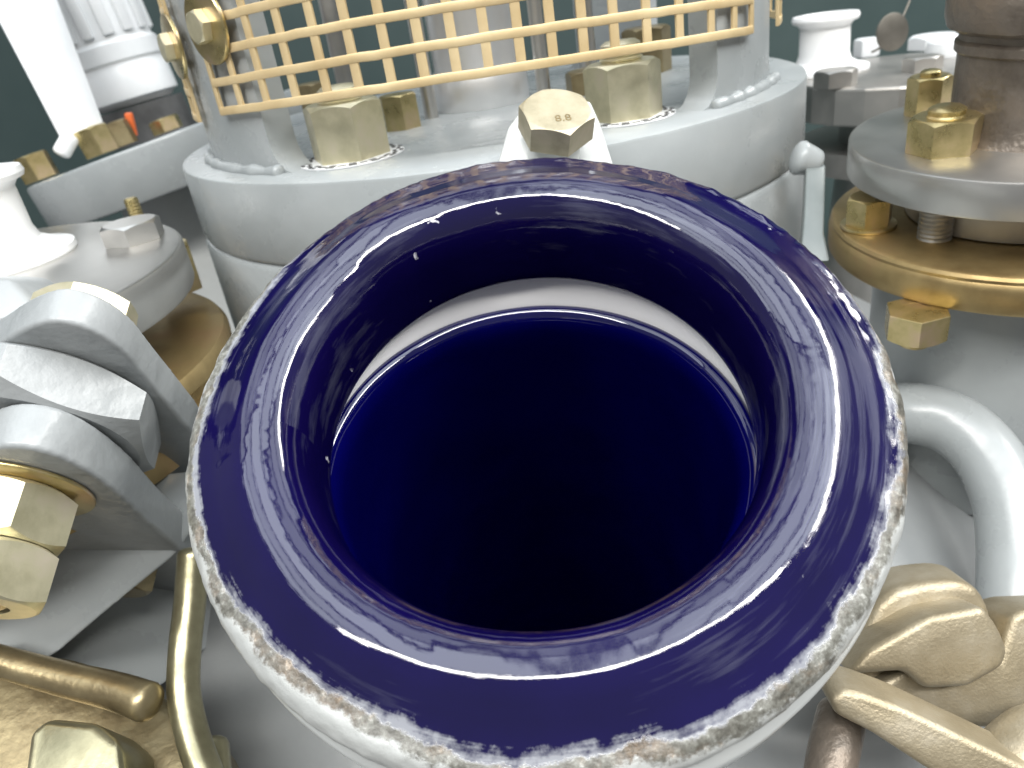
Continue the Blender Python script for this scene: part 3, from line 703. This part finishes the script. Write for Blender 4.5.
obj('brass_washer', revolve(disc_prof(0.0275, hz(502) - hz(497.5), 0.0008), 96), 'zinc', None, HF @ Matrix.Translation((0, 0, hz(502))), 'gold washer on the rounded hinge lug', 'washer')
obj('hex_nut', hex_mesh(0.0200, hz(555) - hz(502.5), hole=0.011, both=True), 'zinc_pale', None, HF @ Matrix.Translation((0, 0, hz(502.5))) @ Matrix.Rotation(R(14), 4, 'Z'), 'inner of two stacked gold nuts against the gold washer', 'nut', 'stacked gold nuts on the hinge')
obj('hex_nut', hex_mesh(0.0200, hz(607) - hz(556), hole=0.011, both=True), 'zinc_pale', None, HF @ Matrix.Translation((0, 0, hz(556))) @ Matrix.Rotation(R(20), 4, 'Z'), 'outer of two stacked gold nuts at the free hinge end', 'nut', 'stacked gold nuts on the hinge')
obj('hinge_pin', thread_mesh(0.0115, hz(603) - hz(380), 0.0022), 'bronze', None, HF @ Matrix.Translation((0, 0, hz(380))), 'dark threaded pin end inside the stacked gold nuts', 'pin')
obj('hinge_plate', slab([(-0.2701, 0.2898, 0.2089), (-0.2097, 0.2938, 0.2168), (-0.1400, 0.2920, 0.2132), (-0.1615, 0.2821, 0.1940), (-0.1888, 0.2730, 0.1806), (-0.2158, 0.2627, 0.1669), (-0.2431, 0.2556, 0.1576), (-0.2746, 0.2451, 0.1436)], tuple(HA * -0.02), 0.006, 4), 'grey', None, None, 'pale grey plate below the hinge lug', 'plate')
hexnut('hex_nut', Vector((-0.1916, 0.2947, 0.1857)), 0.0120, 0.012, 'bronze', 'small dark gold nut peeking below the hinge lug', axis=HA, rot=10)
obj('lever_end', slab([(-0.2228, 0.3308, 0.3221), (-0.2060, 0.3291, 0.3186), (-0.1904, 0.3156, 0.3033), (-0.1916, 0.3059, 0.2953), (-0.2207, 0.3070, 0.2974)], (0.0, 0.03, -0.01), 0.003), 'grey_thick', None, None, 'grey painted lever end under the white spool', 'lever')

# ================================================================ bottom left clamp and rods
CLF = Matrix.Translation((-0.2023, 0.2376, 0.1399))
cl = thing('bronze_clamp', CLF, 'brown gold cast clamp below the grey hinge plate', 'clamp')
ci = CLF.inverted()
def loc(ps, m): return [m @ Vector(p) for p in ps]
obj('clamp_body', slab(loc([(-0.2709, 0.2559, 0.1647), (-0.2364, 0.2688, 0.1679), (-0.2146, 0.2662, 0.1629), (-0.1786, 0.2537, 0.1494), (-0.1528, 0.2365, 0.1377), (-0.1376, 0.2135, 0.1257), (-0.1346, 0.1928, 0.1181), (-0.2522, 0.2010, 0.1343)], ci), (0.0, 0.012, -0.035), 0.006, 4), 'bronze', cl)
obj('clamp_rib', tube(loc([(-0.2397, 0.2534, 0.1818), (-0.2197, 0.2473, 0.1765), (-0.1994, 0.2407, 0.1723), (-0.1782, 0.2329, 0.1702), (-0.1629, 0.2256, 0.1691)], ci), [0.0062, 0.0066, 0.0070, 0.0074, 0.0078], 20, 6), 'bronze', cl)
obj('clamp_boss', slab(loc([(-0.2017, 0.2136, 0.1764), (-0.1961, 0.2182, 0.1767), (-0.1761, 0.2132, 0.1756), (-0.1652, 0.2049, 0.1725), (-0.1584, 0.1806, 0.1558), (-0.2008, 0.1861, 0.1577)], ci), (0.0, 0.014, -0.028), 0.006, 5, 0, 60), 'rod', cl)
obj('bent_rod', tube([(-0.1487, 0.2744, 0.2008), (-0.1507, 0.2617, 0.1869), (-0.1524, 0.2460, 0.1740), (-0.1527, 0.2332, 0.1620), (-0.1477, 0.2189, 0.1516), (-0.1404, 0.2048, 0.1418), (-0.1350, 0.1933, 0.1301)], 0.0066, 24, 8), 'rod', None, None, 'olive bent round rod between clamp and white flange', 'rod')
obj('rod_end', tube([(-0.1482, 0.2255, 0.1382), (-0.1452, 0.2089, 0.1277)], 0.0085, 20, 4), 'rod', None, None, 'short rounded rod end behind the bent olive rod', 'rod')

# ================================================================ bottom right cast clamp
CRF = Matrix.Translation((0.1424, 0.1967, 0.1477))
cr = thing('cast_clamp', CRF, 'pale gold cast clamp with rounded claw beside the nozzle', 'clamp')
ci = CRF.inverted()
obj('claw_top', slab(loc([(0.1116, 0.2074, 0.1467), (0.1200, 0.2136, 0.1589), (0.1271, 0.2182, 0.1678), (0.1357, 0.2204, 0.1722), (0.1473, 0.2207, 0.1728), (0.1602, 0.2203, 0.1720), (0.1675, 0.2187, 0.1689), (0.1710, 0.2151, 0.1618), (0.1721, 0.2089, 0.1497), (0.1467, 0.2017, 0.1356), (0.1230, 0.2016, 0.1353)], ci), (0.003, 0.024, -0.010), 0.0050, 5, 0, 50), 'cast', cr)
obj('claw', slab(loc([(0.1050, 0.1936, 0.1614), (0.1136, 0.1972, 0.1684), (0.1372, 0.2012, 0.1764), (0.1583, 0.2014, 0.1768), (0.1626, 0.1976, 0.1693), (0.1648, 0.1934, 0.1611), (0.1618, 0.1909, 0.1562), (0.1477, 0.1885, 0.1516), (0.1320, 0.1893, 0.1531), (0.1258, 0.1928, 0.1599)], ci), (0.003, 0.026, -0.016), 0.0030, 4, 0, 40), 'cast', cr)
obj('clamp_body', slab(loc([(0.1085, 0.1970, 0.1439), (0.1309, 0.2007, 0.1511), (0.1671, 0.1998, 0.1495), (0.1741, 0.2071, 0.1636), (0.1814, 0.2079, 0.1654), (0.2040, 0.2067, 0.1629), (0.1973, 0.1869, 0.1242), (0.1705, 0.1874, 0.1251), (0.1406, 0.1898, 0.1299), (0.1188, 0.1935, 0.1370)], ci), (0.002, 0.026, -0.018), 0.0032, 4, 0, 40), 'cast', cr)
obj('clamp_arm', slab(loc([(0.0885, 0.1732, 0.1764), (0.0930, 0.1744, 0.1788), (0.0990, 0.1726, 0.1776), (0.1114, 0.1679, 0.1728), (0.1264, 0.1609, 0.1656), (0.1396, 0.1544, 0.1595), (0.1553, 0.1469, 0.1514), (0.1523, 0.1383, 0.1347), (0.1339, 0.1471, 0.1452), (0.1150, 0.1563, 0.1566), (0.0998, 0.1658, 0.1664), (0.0897, 0.1706, 0.1715)], ci), (0.002, 0.018, -0.006), 0.0022, 4, 0, 40), 'cast', cr)
obj('clamp_knob', tube(loc([(0.1439, 0.1617, 0.1408), (0.1586, 0.1643, 0.1458), (0.1781, 0.1668, 0.1442)], ci), [0.012, 0.015, 0.015], 24, 6), 'cast', cr)
obj('clamp_bolt', tube([(0.0985, 0.1833, 0.1545), (0.0892, 0.1699, 0.1503), (0.0790, 0.1533, 0.1397)], 0.0085, 24, 6), 'iron', None, None, 'dark clamp bolt shank under the cast clamp arm', 'bolt')
